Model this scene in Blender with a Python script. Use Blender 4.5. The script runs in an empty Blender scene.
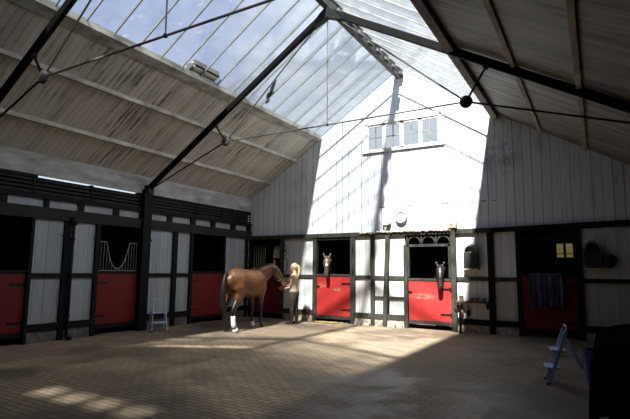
import bpy, math, random
from mathutils import Vector, Matrix, noise
random.seed(7)
S = bpy.context.scene
COL = S.collection
PI = math.pi
XL, YB, XR, YS = -10.22, 13.02, 1.3, -0.35      # wall faces: left, back, right, south

# ------------------------------------------------------------------ camera
F_PX = 478.4
ya, pi_, ro = math.radians(30.45), math.radians(7.29), math.radians(0.552)
r = Vector((math.cos(ya), math.sin(ya), 0))
fw = Vector((-math.sin(ya)*math.cos(pi_), math.cos(ya)*math.cos(pi_), math.sin(pi_)))
u = r.cross(fw)
R_ = r*math.cos(ro) + u*math.sin(ro)
U_ = u*math.cos(ro) - r*math.sin(ro)
cd = bpy.data.cameras.new('camera'); cam = bpy.data.objects.new('camera', cd); COL.objects.link(cam)
cd.sensor_width = 36; cd.lens = F_PX/630*36; cd.clip_start = 0.05; cd.clip_end = 300
m = Matrix((R_, U_, -fw)).transposed().to_4x4(); m.translation = (0, 0, 1.55)
cam.matrix_world = m
S.camera = cam

# ------------------------------------------------------------------ sky and sun
W = bpy.data.worlds.new('sky'); S.world = W; W.use_nodes = True
nt = W.node_tree; nt.nodes.clear()
def wn(t, **k):
    n = nt.nodes.new(t)
    for a, b in k.items(): setattr(n, a, b)
    return n
tc = wn('ShaderNodeTexCoord'); sep = wn('ShaderNodeSeparateXYZ'); nt.links.new(tc.outputs['Generated'], sep.inputs[0])
mp = wn('ShaderNodeMapping'); mp.inputs['Scale'].default_value = (1.0, 1.0, 2.0); nt.links.new(tc.outputs['Generated'], mp.inputs[0])
nz = wn('ShaderNodeTexNoise'); nz.inputs['Scale'].default_value = 2.2; nz.inputs['Detail'].default_value = 7; nz.inputs['Roughness'].default_value = .55
nt.links.new(mp.outputs[0], nz.inputs['Vector'])
# cloud cover thickens to the north east
add = wn('ShaderNodeMath', operation='MULTIPLY_ADD'); add.inputs[1].default_value = 0.55; nt.links.new(sep.outputs[0], add.inputs[0]); nt.links.new(nz.outputs[0], add.inputs[2])
add2 = wn('ShaderNodeMath', operation='MULTIPLY_ADD'); add2.inputs[1].default_value = 0.38; nt.links.new(sep.outputs[1], add2.inputs[0]); nt.links.new(add.outputs[0], add2.inputs[2])
rampc = wn('ShaderNodeMapRange'); rampc.inputs[1].default_value = 0.36; rampc.inputs[2].default_value = 0.58; nt.links.new(add2.outputs[0], rampc.inputs[0])
blue = wn('ShaderNodeValToRGB'); nt.links.new(sep.outputs[2], blue.inputs[0])
blue.color_ramp.elements[0].position = 0.0; blue.color_ramp.elements[0].color = (.80, .85, .92, 1)
blue.color_ramp.elements[1].position = 0.75; blue.color_ramp.elements[1].color = (.13, .27, .72, 1)
mixc = wn('ShaderNodeMixRGB'); nt.links.new(rampc.outputs[0], mixc.inputs[0]); nt.links.new(blue.outputs[0], mixc.inputs[1]); mixc.inputs[2].default_value = (1.08, 1.13, 1.22, 1)
bg = wn('ShaderNodeBackground'); 
east = wn('ShaderNodeMapRange'); east.inputs[1].default_value = .35; east.inputs[2].default_value = .8; east.inputs[3].default_value = 1.1; east.inputs[4].default_value = 3.8   # strength raised toward the unseen east, added to fill the left side
nt.links.new(sep.outputs[0], east.inputs[0]); nt.links.new(east.outputs[0], bg.inputs['Strength']); nt.links.new(mixc.outputs[0], bg.inputs[0])
wo = wn('ShaderNodeOutputWorld'); nt.links.new(bg.outputs[0], wo.inputs[0])

sd = bpy.data.lights.new('sun', 'SUN'); sd.energy = 35; sd.angle = math.radians(2.0); sd.color = (1.0, .945, .86)
sun = bpy.data.objects.new('sun', sd); COL.objects.link(sun)
sun.rotation_euler = Vector((-.165, .75, -1)).to_track_quat('-Z', 'Y').to_euler(); sun.location = (0, -5, 12)

S.view_settings.view_transform = 'Standard'; S.view_settings.look = 'None'
S.view_settings.exposure = 0.0; S.view_settings.gamma = 1; S.view_settings.use_curve_mapping = False
try:
    S.cycles.max_bounces = 8; S.cycles.diffuse_bounces = 4; S.cycles.transparent_max_bounces = 12
    S.cycles.sample_clamp_indirect = 6; S.cycles.caustics_reflective = False; S.cycles.caustics_refractive = False
except Exception: pass

# ------------------------------------------------------------------ mesh helpers
class MB:
    def __init__(s): s.v = []; s.f = []
    def box(s, x0, x1, y0, y1, z0, z1):
        n = len(s.v)
        s.v += [(x0,y0,z0),(x1,y0,z0),(x1,y1,z0),(x0,y1,z0),(x0,y0,z1),(x1,y0,z1),(x1,y1,z1),(x0,y1,z1)]
        s.f += [tuple(n+i for i in q) for q in ((0,3,2,1),(4,5,6,7),(0,1,5,4),(1,2,6,5),(2,3,7,6),(3,0,4,7))]
        return s
    def hexa(s, P):                        # 8 corner points, bottom ring then top ring
        n = len(s.v); s.v += [tuple(p) for p in P]
        s.f += [tuple(n+i for i in q) for q in ((0,3,2,1),(4,5,6,7),(0,1,5,4),(1,2,6,5),(2,3,7,6),(3,0,4,7))]
        return s
    def rings(s, R, cap=True):
        n0 = len(s.v); k = len(R[0])
        for q in R: s.v += [tuple(p) for p in q]
        for i in range(len(R)-1):
            for j in range(k):
                a = n0+i*k+j; b = n0+i*k+(j+1) % k
                s.f.append((a, b, b+k, a+k))
        if cap:
            s.f.append(tuple(n0+j for j in reversed(range(k)))); s.f.append(tuple(n0+(len(R)-1)*k+j for j in range(k)))
        return s
    def loft(s, secs, n=14, side=None):    # secs: (point, half width, half height)
        P = [Vector(q[0]) for q in secs]; R = []
        up0 = Vector(side) if side else None; prev = None
        for i, q in enumerate(secs):
            t = (P[min(i+1, len(P)-1)] - P[max(i-1, 0)]).normalized()
            if up0 is not None: a = (up0 - t*up0.dot(t)).normalized()
            else:
                base = prev if prev is not None else (Vector((1,0,0)) if abs(t.x) < .8 else Vector((0,1,0)))
                a = (base - t*base.dot(t)).normalized()
            prev = a; b = t.cross(a)
            w = q[1]; h = q[2] if len(q) > 2 else q[1]
            R.append([P[i] + a*w*math.cos(2*PI*j/n) + b*h*math.sin(2*PI*j/n) for j in range(n)])
        return s.rings(R)
    def tube(s, pts, rad, n=8):
        return s.loft([(p, rad) for p in pts], n)
    def bar(s, p, q, w, h, up=(0,0,1)):     # rectangular bar
        p = Vector(p); q = Vector(q); t = (q-p).normalized(); up = Vector(up)
        a = t.cross(up).normalized()*w/2; b = a.cross(t).normalized()*h/2
        return s.hexa([p-a-b, p+a-b, q+a-b, q-a-b, p-a+b, p+a+b, q+a+b, q-a+b])
    def lathe(s, prof, c=(0,0,0), axis='Z', n=20):
        R = []
        for (rr, z) in prof:
            ring = []
            for j in range(n):
                A = 2*PI*j/n; x, y = rr*math.cos(A), rr*math.sin(A)
                p = (x, y, z) if axis == 'Z' else ((x, z, y) if axis == 'Y' else (z, x, y))
                ring.append((c[0]+p[0], c[1]+p[1], c[2]+p[2]))
            R.append(ring)
        return s.rings(R)
    def prism(s, poly, y0, y1, axis='Y'):   # polygon in x,z extruded in y (or y,z extruded in x)
        def P(a, b, c): return (a, c, b) if axis == 'Y' else ((c, a, b) if axis == 'X' else (a, b, c))
        return s.rings([[P(a, b, y0) for a, b in poly], [P(a, b, y1) for a, b in poly]])
    def ball(s, c, rx, ry=None, rz=None, n=12, m=8):
        ry = ry or rx; rz = rz or rx; R = []
        for i in range(m+1):
            t = PI*(i+.02)/(m+.04)
            R.append([(c[0]+rx*math.sin(t)*math.cos(2*PI*j/n), c[1]+ry*math.sin(t)*math.sin(2*PI*j/n), c[2]-rz*math.cos(t)) for j in range(n)])
        return s.rings(R)
    def build(s, name, mat, parent=None, smooth=False, bevel=0):
        me = bpy.data.meshes.new(name); me.from_pydata(s.v, [], s.f); me.validate()
        import bmesh
        bm = bmesh.new(); bm.from_mesh(me); bmesh.ops.recalc_face_normals(bm, faces=bm.faces); bm.to_mesh(me); bm.free()
        o = bpy.data.objects.new(name, me); COL.objects.link(o)
        me.materials.append(mat)
        if smooth:
            for p in me.polygons: p.use_smooth = True
        if bevel:
            b = o.modifiers.new('bevel', 'BEVEL'); b.width = bevel; b.segments = 2; b.limit_method = 'ANGLE'
        if parent is not None: o.parent = parent
        return o
def box(x0, x1, y0, y1, z0, z1): return MB().box(x0, x1, y0, y1, z0, z1)

def tag(o, label, cat, group=None, kind=None):
    o['label'] = label; o['category'] = cat
    if group: o['group'] = group
    if kind: o['kind'] = kind
    return o
def thing(name, label, cat, loc=(0,0,0), rz=0, group=None, kind=None):
    o = bpy.data.objects.new(name, None); COL.objects.link(o); o.empty_display_size = .2
    o.location = loc; o.rotation_euler = (0, 0, rz)
    return tag(o, label, cat, group, kind)
def copy_tree(o, parent=None):
    c = o.copy(); COL.objects.link(c)
    if parent is not None: c.parent = parent
    for ch in list(o.children): copy_tree(ch, c)
    return c

# ------------------------------------------------------------------ materials
class NT:
    def __init__(s, name):
        s.m = bpy.data.materials.new(name); s.m.use_nodes = True; s.t = s.m.node_tree; s.t.nodes.clear()
        s.out = s.n('ShaderNodeOutputMaterial'); s.bsdf = s.n('ShaderNodeBsdfPrincipled'); s.link(s.bsdf.outputs[0], s.out.inputs[0])
        s.bsdf.inputs['Specular IOR Level'].default_value = .3
    def n(s, t, **k):
        x = s.t.nodes.new(t)
        for a, b in k.items(): setattr(x, a, b)
        return x
    def link(s, a, b): s.t.links.new(a, b)
    def put(s, v, sock):
        if isinstance(v, (int, float)): sock.default_value = v
        elif isinstance(v, tuple): sock.default_value = v if len(v) == len(sock.default_value) else v+(1,)
        else: s.link(v, sock)
    def math(s, op, a, b=0., c=0., clamp=False):
        x = s.n('ShaderNodeMath', operation=op, use_clamp=clamp)
        s.put(a, x.inputs[0]); s.put(b, x.inputs[1])
        if len(x.inputs) > 2: s.put(c, x.inputs[2])
        return x.outputs[0]
    def mix(s, f, a, b, mode='MIX'):
        x = s.n('ShaderNodeMixRGB', blend_type=mode); s.put(f, x.inputs[0]); s.put(a, x.inputs[1]); s.put(b, x.inputs[2]); return x.outputs[0]
    def ramp(s, v, lo, hi, a=0., b=1.):
        x = s.n('ShaderNodeMapRange'); s.put(v, x.inputs[0]); x.inputs[1].default_value = lo; x.inputs[2].default_value = hi; x.inputs[3].default_value = a; x.inputs[4].default_value = b; return x.outputs[0]
    def coord(s):
        return s.n('ShaderNodeTexCoord').outputs['Object']
    def xyz(s, c):
        x = s.n('ShaderNodeSeparateXYZ'); s.link(c, x.inputs[0]); return x.outputs
    def noise(s, c, scale, stretch=(1,1,1), detail=4, rough=.6):
        mp = s.n('ShaderNodeMapping'); mp.inputs['Scale'].default_value = stretch; s.link(c, mp.inputs[0])
        x = s.n('ShaderNodeTexNoise'); x.inputs['Scale'].default_value = scale; x.inputs['Detail'].default_value = detail; x.inputs['Roughness'].default_value = rough
        s.link(mp.outputs[0], x.inputs['Vector']); return x.outputs[0]
    def color(s, v): s.put(v, s.bsdf.inputs['Base Color'])
    def rough(s, v): s.put(v, s.bsdf.inputs['Roughness'])
    def bump(s, h, strength=.3, dist=.01):
        b = s.n('ShaderNodeBump'); b.inputs['Strength'].default_value = strength; b.inputs['Distance'].default_value = dist
        s.link(h, b.inputs['Height']); s.link(b.outputs[0], s.bsdf.inputs['Normal'])

def plain(name, col, rough=.6, var=.25, scale=8, metal=0, stretch=(1,1,1)):
    t = NT(name); c = t.coord(); n = t.noise(c, scale, stretch)
    t.color(t.mix(t.ramp(n, .3, .7), tuple(x*(1-var) for x in col), tuple(min(1, x*(1+var)) for x in col)))
    t.rough(rough); t.bsdf.inputs['Metallic'].default_value = metal
    return t.m

def boards(name, col, col2, axis, width, grain_axis=2, line=.035, dirt=.5, dirtcol=(.12,.11,.1), rough=.65, stain=None, linecol=(.04,.04,.045), dirtlo=.52, dirthi=.75, joint=None):
    """painted boards laid side by side along one axis, with gaps, per-board tone, streaks and worn dirt"""
    t = NT(name); c = t.coord(); q = t.xyz(c); ax = {'X': 0, 'Y': 1, 'Z': 2}[axis]
    wob = t.noise(c, .9, (1,1,1), 2)
    v = t.math('DIVIDE', t.math('ADD', q[ax], t.math('MULTIPLY', wob, .03)), width)
    fr = t.math('FRACT', v); idx = t.math('FLOOR', v)
    wn_ = t.n('ShaderNodeTexWhiteNoise', noise_dimensions='1D'); t.link(idx, wn_.inputs['W'])
    rnd = wn_.outputs['Value']
    lm = t.math('LESS_THAN', fr, t.math('MULTIPLY_ADD', rnd, line*.9, line*.45))
    st = [3, 3, 3]; st[grain_axis] = .35
    if grain_axis == 0: st[2] = .35
    streak = t.noise(c, 2.2, tuple(st), 6, .7)
    big = t.noise(c, .8, (1,1,1), 5, .65)
    base = t.mix(rnd, col, col2)
    base = t.mix(t.ramp(streak, .35, .75, 0, .35), base, tuple(x*.62 for x in col))
    st2 = [15, 15, 15]; st2[grain_axis] = .8
    if grain_axis == 0: st2 = [.9, 13, .9]
    run = t.noise(c, 1.1, tuple(st2), 5, .65)
    d = t.math('MULTIPLY', t.ramp(run, dirtlo, dirthi), t.ramp(big, .42, .60))
    d = t.math('MULTIPLY', d, dirt)
    base = t.mix(d, base, dirtcol)
    if stain:
        for (sx, sy, sz, rx, ry, rz, amt) in stain:
            e = t.math('POWER', t.math('DIVIDE', t.math('SUBTRACT', q[0], sx), rx), 2)
            e = t.math('ADD', e, t.math('POWER', t.math('DIVIDE', t.math('SUBTRACT', q[1], sy), ry), 2))
            e = t.math('ADD', e, t.math('POWER', t.math('DIVIDE', t.math('SUBTRACT', q[2], sz), rz), 2))
            mk = t.math('MULTIPLY', t.ramp(e, 0, 1, 1, 0), t.ramp(t.noise(c, 3.0, (1,1,.7), 6, .75), .42, .62))
            base = t.mix(t.math('MULTIPLY', mk, amt), base, (.10, .10, .10))
    if joint:
        for (x0, x1, z) in joint:
            jm = t.math('LESS_THAN', t.math('ABSOLUTE', t.math('SUBTRACT', q[2], z)), .012)
            jm = t.math('MULTIPLY', jm, t.math('GREATER_THAN', q[0], x0)); jm = t.math('MULTIPLY', jm, t.math('LESS_THAN', q[0], x1))
            jm = t.math('MULTIPLY', jm, t.math('GREATER_THAN', t.noise(c, 3.5), .47))
            base = t.mix(jm, base, (.03,.03,.03))
    base = t.mix(t.math('MULTIPLY', lm, .85), base, linecol)
    t.color(base); t.rough(rough)
    t.bump(t.math('SUBTRACT', t.math('MULTIPLY', streak, .3), lm), .35, .01)
    return t.m

M = {}
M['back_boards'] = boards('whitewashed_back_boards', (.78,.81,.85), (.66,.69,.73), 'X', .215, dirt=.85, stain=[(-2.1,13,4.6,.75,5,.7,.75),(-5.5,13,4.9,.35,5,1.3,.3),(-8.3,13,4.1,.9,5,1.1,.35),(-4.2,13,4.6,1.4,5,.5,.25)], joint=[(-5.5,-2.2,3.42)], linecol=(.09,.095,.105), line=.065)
M['back_panel'] = boards('whitewashed_panel_boards', (.70,.71,.70), (.58,.59,.57), 'X', .21, dirt=.6, linecol=(.12,.12,.12), line=.04)
M['cream_panel'] = boards('cream_panel_boards', (.50,.49,.42), (.42,.42,.36), 'X', .2, dirt=.5, linecol=(.1,.1,.09), line=.04)
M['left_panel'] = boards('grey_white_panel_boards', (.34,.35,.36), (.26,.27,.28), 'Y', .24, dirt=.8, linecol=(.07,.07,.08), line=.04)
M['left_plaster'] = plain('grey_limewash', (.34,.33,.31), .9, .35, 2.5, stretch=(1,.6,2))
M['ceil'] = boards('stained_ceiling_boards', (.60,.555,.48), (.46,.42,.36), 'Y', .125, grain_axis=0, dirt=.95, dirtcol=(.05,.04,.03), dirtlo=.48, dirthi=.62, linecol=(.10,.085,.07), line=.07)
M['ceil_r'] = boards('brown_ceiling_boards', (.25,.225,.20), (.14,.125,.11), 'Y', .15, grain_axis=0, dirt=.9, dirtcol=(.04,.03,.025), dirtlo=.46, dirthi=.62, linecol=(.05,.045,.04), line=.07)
M['south'] = boards('dark_boards', (.10,.095,.09), (.07,.065,.06), 'X', .2)
M['east'] = boards('dark_side_boards', (.09,.085,.08), (.06,.06,.055), 'Y', .2)
M['timber'] = plain('tarred_timber', (.009,.008,.008), .7, .4, 6, stretch=(3,3,.6))
M['timber_back'] = plain('worn_black_timber', (.042,.040,.034), .75, .55, 7, stretch=(3,3,.6))
M['olive'] = plain('dark_olive_beam', (.024,.022,.018), .7, .3, 4)
M['stall'] = plain('stall_dark_wood', (.012,.010,.009), .9, .3, 4)
M['plinth'] = plain('grimy_plinth', (.11,.10,.085), .9, .5, 5)
M['iron'] = plain('black_iron', (.012,.012,.012), .45, .3, 10)
M['rod'] = plain('grey_painted_rod', (.085,.08,.072), .5, .35, 10)
M['rafter'] = plain('black_rafter_paint', (.005,.0045,.0045), .8, .4, 5)
M['purlin'] = plain('limewashed_purlin', (.40,.365,.31), .8, .45, 5, stretch=(1,.4,1))
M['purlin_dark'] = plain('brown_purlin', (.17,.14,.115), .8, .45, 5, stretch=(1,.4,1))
M['edge_l'] = plain('mossy_edge_board', (.34,.33,.28), .85, .6, 4, stretch=(1,.5,1))
M['bar'] = plain('grey_glazing_bar', (.24,.235,.22), .5, .3, 6)
M['frame'] = plain('white_window_paint', (.75,.73,.66), .5, .12, 4)
M['ridge'] = plain('ridge_timber', (.085,.08,.072), .7, .5, 6)
M['alu'] = plain('pale_painted_metal', (.46,.54,.74), .38, .08, 6)
M['rubber'] = plain('black_rubber', (.015,.015,.015), .8, .2)
M['tarp'] = plain('black_tarpaulin', (.006,.006,.007), .6, .35, 5)
M['blue'] = plain('blue_plastic', (.010,.022,.16), .4, .1)
M['wood'] = plain('brown_wood', (.07,.04,.025), .7, .3, 6)
M['straw'] = plain('straw_yellow', (.62,.47,.19), .8, .4, 30)
M['stone'] = plain('grey_slab', (.16,.155,.14), .7, .25, 6)
M['rubble'] = plain('flaking_rubble', (.36,.31,.24), .9, .6, 14)
M['white_enamel'] = plain('cream_enamel', (.62,.6,.52), .4, .1)
M['zinc'] = plain('dull_grey_metal', (.26,.25,.22), .5, .2, metal=.2)
M['tin'] = plain('brown_tin', (.16,.09,.06), .6, .5, 14)
M['skin'] = plain('skin', (.62,.37,.27), .5, .05)
M['blonde'] = plain('blonde_hair', (.60,.46,.26), .5, .25, 40, stretch=(3,3,.5))
M['top'] = plain('beige_cloth', (.36,.27,.19), .85, .1)
M['breeches'] = plain('brown_breeches', (.050,.038,.030), .8, .15)
M['boot'] = plain('dark_leather', (.022,.018,.016), .4, .2)
M['hair'] = plain('black_horsehair', (.010,.008,.007), .5, .3, 40, stretch=(3,3,.4))
M['greyhair'] = plain('brown_horsehair', (.09,.055,.035), .6, .3, 40, stretch=(3,3,.4))
M['bandage'] = plain('white_bandage', (.78,.78,.76), .85, .06)
M['halter'] = plain('dark_green_webbing', (.035,.085,.055), .7, .2)
M['eye'] = plain('dark_eye', (.006,.005,.004), .15, .1)
M['dark_metal'] = plain('black_box_paint', (.025,.026,.026), .5, .3)
M['brass'] = plain('tan_inside', (.30,.25,.19), .7, .2)
M['pale'] = plain('pale_cloth', (.42,.40,.32), .9, .2)

def m_door(name, col, wear):
    t = NT(name); c = t.coord(); q = t.xyz(c)
    fr = t.math('FRACT', t.math('DIVIDE', q[0], .118)); lm = t.math('LESS_THAN', fr, .07)
    n = t.noise(c, 5, (1,1,.5), 6, .7); n2 = t.noise(c, 1.8, (1,1,1), 3)
    base = t.mix(t.ramp(n2, .35, .65), col, tuple(x*.78 for x in col))
    base = t.mix(t.ramp(n, .56, .72, 0, .5), base, tuple(x*.5 for x in col))
    for (x, z, rx, rz) in wear:
        e = t.math('ADD', t.math('POWER', t.math('DIVIDE', t.math('SUBTRACT', q[0], x), rx), 2), t.math('POWER', t.math('DIVIDE', t.math('SUBTRACT', q[2], z), rz), 2))
        mk = t.math('MULTIPLY', t.ramp(e, .2, 1, 1, 0), t.ramp(t.noise(c, 16, (.6,1,1.6), 5, .8), .46, .56))
        base = t.mix(t.math('MULTIPLY', mk, .55), base, (.45,.32,.25))
    base = t.mix(t.math('MULTIPLY', lm, .45), base, tuple(x*.3 for x in col))
    t.color(base); t.rough(.5); t.bump(t.math('SUBTRACT', 0., lm), .3, .008); return t.m
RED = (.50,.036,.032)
SHADED_RED = (.15,.007,.007)  # same door red with shade painted in, for doors out of the sun
M['red'] = m_door('shaded_red_door_paint', SHADED_RED, [])
M['red_shaded'] = m_door('deep_shaded_red_door_paint', (.14,.006,.008), [])  # shaded copy of the door red, a touch darker still
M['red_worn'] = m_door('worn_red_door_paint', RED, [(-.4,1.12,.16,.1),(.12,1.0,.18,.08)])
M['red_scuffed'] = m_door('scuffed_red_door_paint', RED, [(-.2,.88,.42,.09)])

def m_floor():
    t = NT('clay_paver_floor'); c = t.coord(); q = t.xyz(c)
    mp = t.n('ShaderNodeMapping'); mp.inputs['Rotation'].default_value = (0,0,math.radians(2)); t.link(c, mp.inputs[0])
    b = t.n('ShaderNodeTexBrick'); t.link(mp.outputs[0], b.inputs['Vector'])
    b.inputs['Scale'].default_value = 1; b.inputs['Brick Width'].default_value = .21; b.inputs['Row Height'].default_value = .095
    b.inputs['Mortar Size'].default_value = .011; b.inputs['Mortar Smooth'].default_value = .2; b.inputs['Bias'].default_value = 0
    b.inputs['Color1'].default_value = (.33,.25,.165,1); b.inputs['Color2'].default_value = (.255,.19,.125,1); b.inputs['Mortar'].default_value = (.15,.11,.075,1)
    big = t.noise(c, .55, (1,1,1), 5, .6); fine = t.noise(c, 6, (1,1,1), 5, .7)
    damp = t.ramp(big, .48, .58)
    base = t.mix(t.math('MULTIPLY', damp, .55), b.outputs['Color'], (.055,.045,.035))
    base = t.mix(t.ramp(fine, .55, .8, 0, .5), base, (.30,.25,.19))
    # right-hand shade painted into the paver colour with a ragged edge, slightly glossier
    painted_shade = t.ramp(t.math('ADD', t.math('MULTIPLY_ADD', q[0], .35, t.math('MULTIPLY', q[1], -.05)), t.math('MULTIPLY', t.noise(c, .9, (1,1,1), 6, .7), 1.5)), -.35, .1)
    damp = t.math('MAXIMUM', damp, painted_shade)  # gloss mask: damp patches plus the painted right-hand shade
    t.color(t.mix(t.math('MULTIPLY', painted_shade, .55), base, (.07,.045,.035)))
    t.rough(t.math('SUBTRACT', .85, t.math('MULTIPLY', damp, .35)))
    t.bump(t.math('ADD', t.math('MULTIPLY', b.outputs['Fac'], -1.), t.math('MULTIPLY', fine, .3)), .5, .012); return t.m
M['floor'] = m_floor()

def m_glass(name, clear_lo, clear_hi, tint=(.93,.97,1.0), ysplit=None, grime=.28):
    """thin dusty panes: clear part lets light straight through, grime scatters it; panes south of ysplit are dirtier"""
    t = NT(name); t.t.nodes.remove(t.bsdf); c = t.coord(); q = t.xyz(c)
    tr = t.n('ShaderNodeBsdfTransparent'); tl = t.n('ShaderNodeBsdfTranslucent'); df = t.n('ShaderNodeBsdfDiffuse'); gl = t.n('ShaderNodeBsdfGlossy')
    gl.inputs['Roughness'].default_value = .08
    if ysplit is not None:
        dull = t.ramp(q[1], ysplit-1.4, ysplit+1.4, clear_lo, clear_hi)
    else: dull = clear_hi
    cc = t.n('ShaderNodeCombineColor'); 
    for i in range(3): t.link(t.math('MULTIPLY', dull, tint[i]), cc.inputs[i]) if not isinstance(dull, float) else t.put(dull*tint[i], cc.inputs[i])
    t.link(cc.outputs[0], tr.inputs[0])
    tl.inputs[0].default_value = (.80,.82,.82,1); df.inputs[0].default_value = (.35,.35,.33,1)
    g = t.n('ShaderNodeMixShader'); g.inputs[0].default_value = .35; t.link(tl.outputs[0], g.inputs[1]); t.link(df.outputs[0], g.inputs[2])
    nse = t.noise(c, 1.6, (1,1,1), 6, .7); spots = t.ramp(t.noise(c, 9, (1,1,1), 2, .5), .66, .70)
    fac = t.math('ADD', t.ramp(nse, .3, .75, grime*.35, grime*1.5), t.math('MULTIPLY', spots, .05), clamp=True)
    a = t.n('ShaderNodeMixShader'); t.link(fac, a.inputs[0]); t.link(tr.outputs[0], a.inputs[1]); t.link(g.outputs[0], a.inputs[2])
    lw = t.n('ShaderNodeFresnel'); lw.inputs[0].default_value = 1.3
    b = t.n('ShaderNodeMixShader'); t.link(t.math('MULTIPLY', lw.outputs[0], .5), b.inputs[0]); t.link(a.outputs[0], b.inputs[1]); t.link(gl.outputs[0], b.inputs[2])
    t.link(b.outputs[0], t.out.inputs[0]); return t.m
M['roof_glass'] = m_glass('dusty_roof_glass', .17, .82, ysplit=3.0, grime=.05)
M['pane'] = m_glass('window_pane', .3, .75, grime=.08)
M['dirty_pane'] = m_glass('dirty_window_pane', .3, .68, grime=.1)
M['yellow_pane'] = m_glass('yellow_pane', .3, .45, tint=(.62,.55,.25), grime=.15)

def m_coat(name, body, shade, points, zlo=.45, zhi=.62, star=None, muzzle=None):
    t = NT(name); c = t.coord(); q = t.xyz(c)
    n = t.noise(c, 3, (1,1,1), 3)
    base = t.mix(t.ramp(n, .35, .65), body, shade)
    base = t.mix(t.ramp(q[2], zlo, zhi, 1, 0), base, points)
    for st in ([star] if star else []):
        (x, y, z, rr, cc_) = st
        d = t.n('ShaderNodeVectorMath', operation='DISTANCE'); t.link(c, d.inputs[0]); d.inputs[1].default_value = (x, y, z)
        base = t.mix(t.ramp(d.outputs['Value'], rr*.6, rr, 1, 0), base, cc_)
    if muzzle:
        d = t.n('ShaderNodeVectorMath', operation='DISTANCE'); t.link(c, d.inputs[0]); d.inputs[1].default_value = muzzle
        base = t.mix(t.ramp(d.outputs['Value'], .10, .22, 1, 0), base, points)
    t.color(base); t.rough(.38); t.bsdf.inputs['Specular IOR Level'].default_value = .45
    return t.m

def m_rug():
    t = NT('blue_grey_rug'); c = t.coord()
    n = t.noise(c, 5, (1,1,.5), 4); n2 = t.noise(c, 2.2, (1,1,1), 2)
    base = t.mix(t.ramp(n, .35, .65), (.022,.028,.04), (.055,.066,.08)); base = t.mix(t.ramp(n2, .56, .62), base, (.02,.03,.07))
    t.color(base); t.rough(.9); return t.m
M['rug'] = m_rug()

for k_ in ('timber','timber_back','olive','stall','iron'): M[k_].node_tree.nodes['Principled BSDF'].inputs['Specular IOR Level'].default_value = .12
M['tarp'].node_tree.nodes['Principled BSDF'].inputs['Specular IOR Level'].default_value = .0
M['tarp'].node_tree.nodes['Principled BSDF'].inputs['Roughness'].default_value = 1
M['rafter'].node_tree.nodes['Principled BSDF'].inputs['Specular IOR Level'].default_value = .1
# ------------------------------------------------------------------ roof geometry
def zl(x): return 5.76 - .66*(-7.5-x)          # left boards
def zr(x): return 5.75 - .586*(x+2.125)        # right boards
def gl_(x): return 5.76 + (7.52-5.76)/2.7*(x+7.5) if x < -4.8 else 5.75 + (7.52-5.75)/2.675*(-2.125-x)
def gable(x):
    return zl(x) if x < -7.5 else (gl_(x) if x < -2.125 else zr(x))

# ------------------------------------------------------------------ structure: floor, walls
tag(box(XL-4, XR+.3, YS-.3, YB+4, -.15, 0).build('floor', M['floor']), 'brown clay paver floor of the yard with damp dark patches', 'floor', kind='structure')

# ---- left wall
panels_l = [(YS, .9), (2.1, 4.42), (5.66, 6.36), (6.56, 7.13), (8.64, 9.53), (9.68, 10.24), (11.68, 12.9)]
w = MB()
for a, b in panels_l: w.box(XL-.10, XL, a, b, .38, 2.62)
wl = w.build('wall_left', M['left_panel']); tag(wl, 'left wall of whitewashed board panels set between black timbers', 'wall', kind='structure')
def part(name, mb, mat, parent, **k): return mb.build(name, mat, parent, **k)
# cells above the beam
cells = [(2.2,2.95),(3.1,3.85),(4.0,4.95),(5.09,5.85),(5.95,6.64),(6.78,7.57),(7.73,8.35),(8.66,9.30),(9.47,10.17),(10.37,11.03),(11.23,11.97),(12.2,12.80)]
for a, b in cells: part('cell_board', box(XL-.06, XL-.01, a-.03, b+.03, 2.83, 3.05), M['left_panel'], wl)
prev = YS
for a, b in cells+[(YB, YB+.1)]:
    part('cell_divider', box(XL-.08, XL+.04, prev, a, 2.84, 3.04), M['timber'], wl); prev = b
part('wall_beam', box(XL-.12, XL+.07, YS, YB, 2.60, 2.85), M['olive'], wl)
part('beam_rail', box(XL-.12, XL+.06, YS, YB, 3.03, 3.13), M['timber'], wl)
for k in range(4):
    z = 3.16+k*.085
    part('louvre', MB().hexa([(XL-.10,YS,z),(XL+.01,YS,z-.02),(XL+.01,YB,z-.02),(XL-.10,YB,z),(XL-.10,YS,z+.05),(XL+.01,YS,z+.03),(XL+.01,YB,z+.03),(XL-.10,YB,z+.05)]), M['olive'], wl)
part('louvre_backing', box(XL-.16, XL-.11, YS, YB, 3.0, 3.47), M['timber'], wl)
for y in (3.0, 5.6, 6.95, 10.4, 11.5, 12.3): part('louvre_strut', box(XL-.1, XL+.03, y-.03, y+.03, 3.12, 3.50), M['timber'], wl)
# wall plate; a narrow open slit under it lets daylight in between Y 5.7 and 8.3
part('slit_filler', box(XL-.16, XL+.02, YS, 5.67, 3.46, 3.53), M['timber'], wl)
part('slit_filler', box(XL-.16, XL+.02, 8.31, YB, 3.46, 3.53), M['timber'], wl)
part('slit_sill', box(XL-.05, XL+.02, 5.67, 8.31, 3.44, 3.472), M['timber'], wl)
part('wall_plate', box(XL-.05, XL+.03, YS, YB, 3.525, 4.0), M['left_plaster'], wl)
for a, b in [(YS,.9),(2.1,4.42),(5.62,7.22),(8.38,10.27),(11.65,YB)]:
    part('plinth', box(XL-.1, XL+.03, a, b, 0, .24), M['plinth'], wl)
    part('sill_rail', box(XL-.1, XL+.06, a, b, .24, .385), M['timber'], wl)
    part('mid_rail', box(XL-.1, XL+.05, a, b, 1.345, 1.445), M['timber'], wl)
for y0, y1 in [(.9,1.0),(2.0,2.1),(4.32,4.44),(5.60,5.67),(6.34,6.46),(7.12,7.22),(9.53,9.68),(10.19,10.29),(11.63,11.71),(12.74,12.86)]:
    part('post', box(XL-.1, XL+.07, y0, y1, 0, 2.6), M['timber'], wl)
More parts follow.
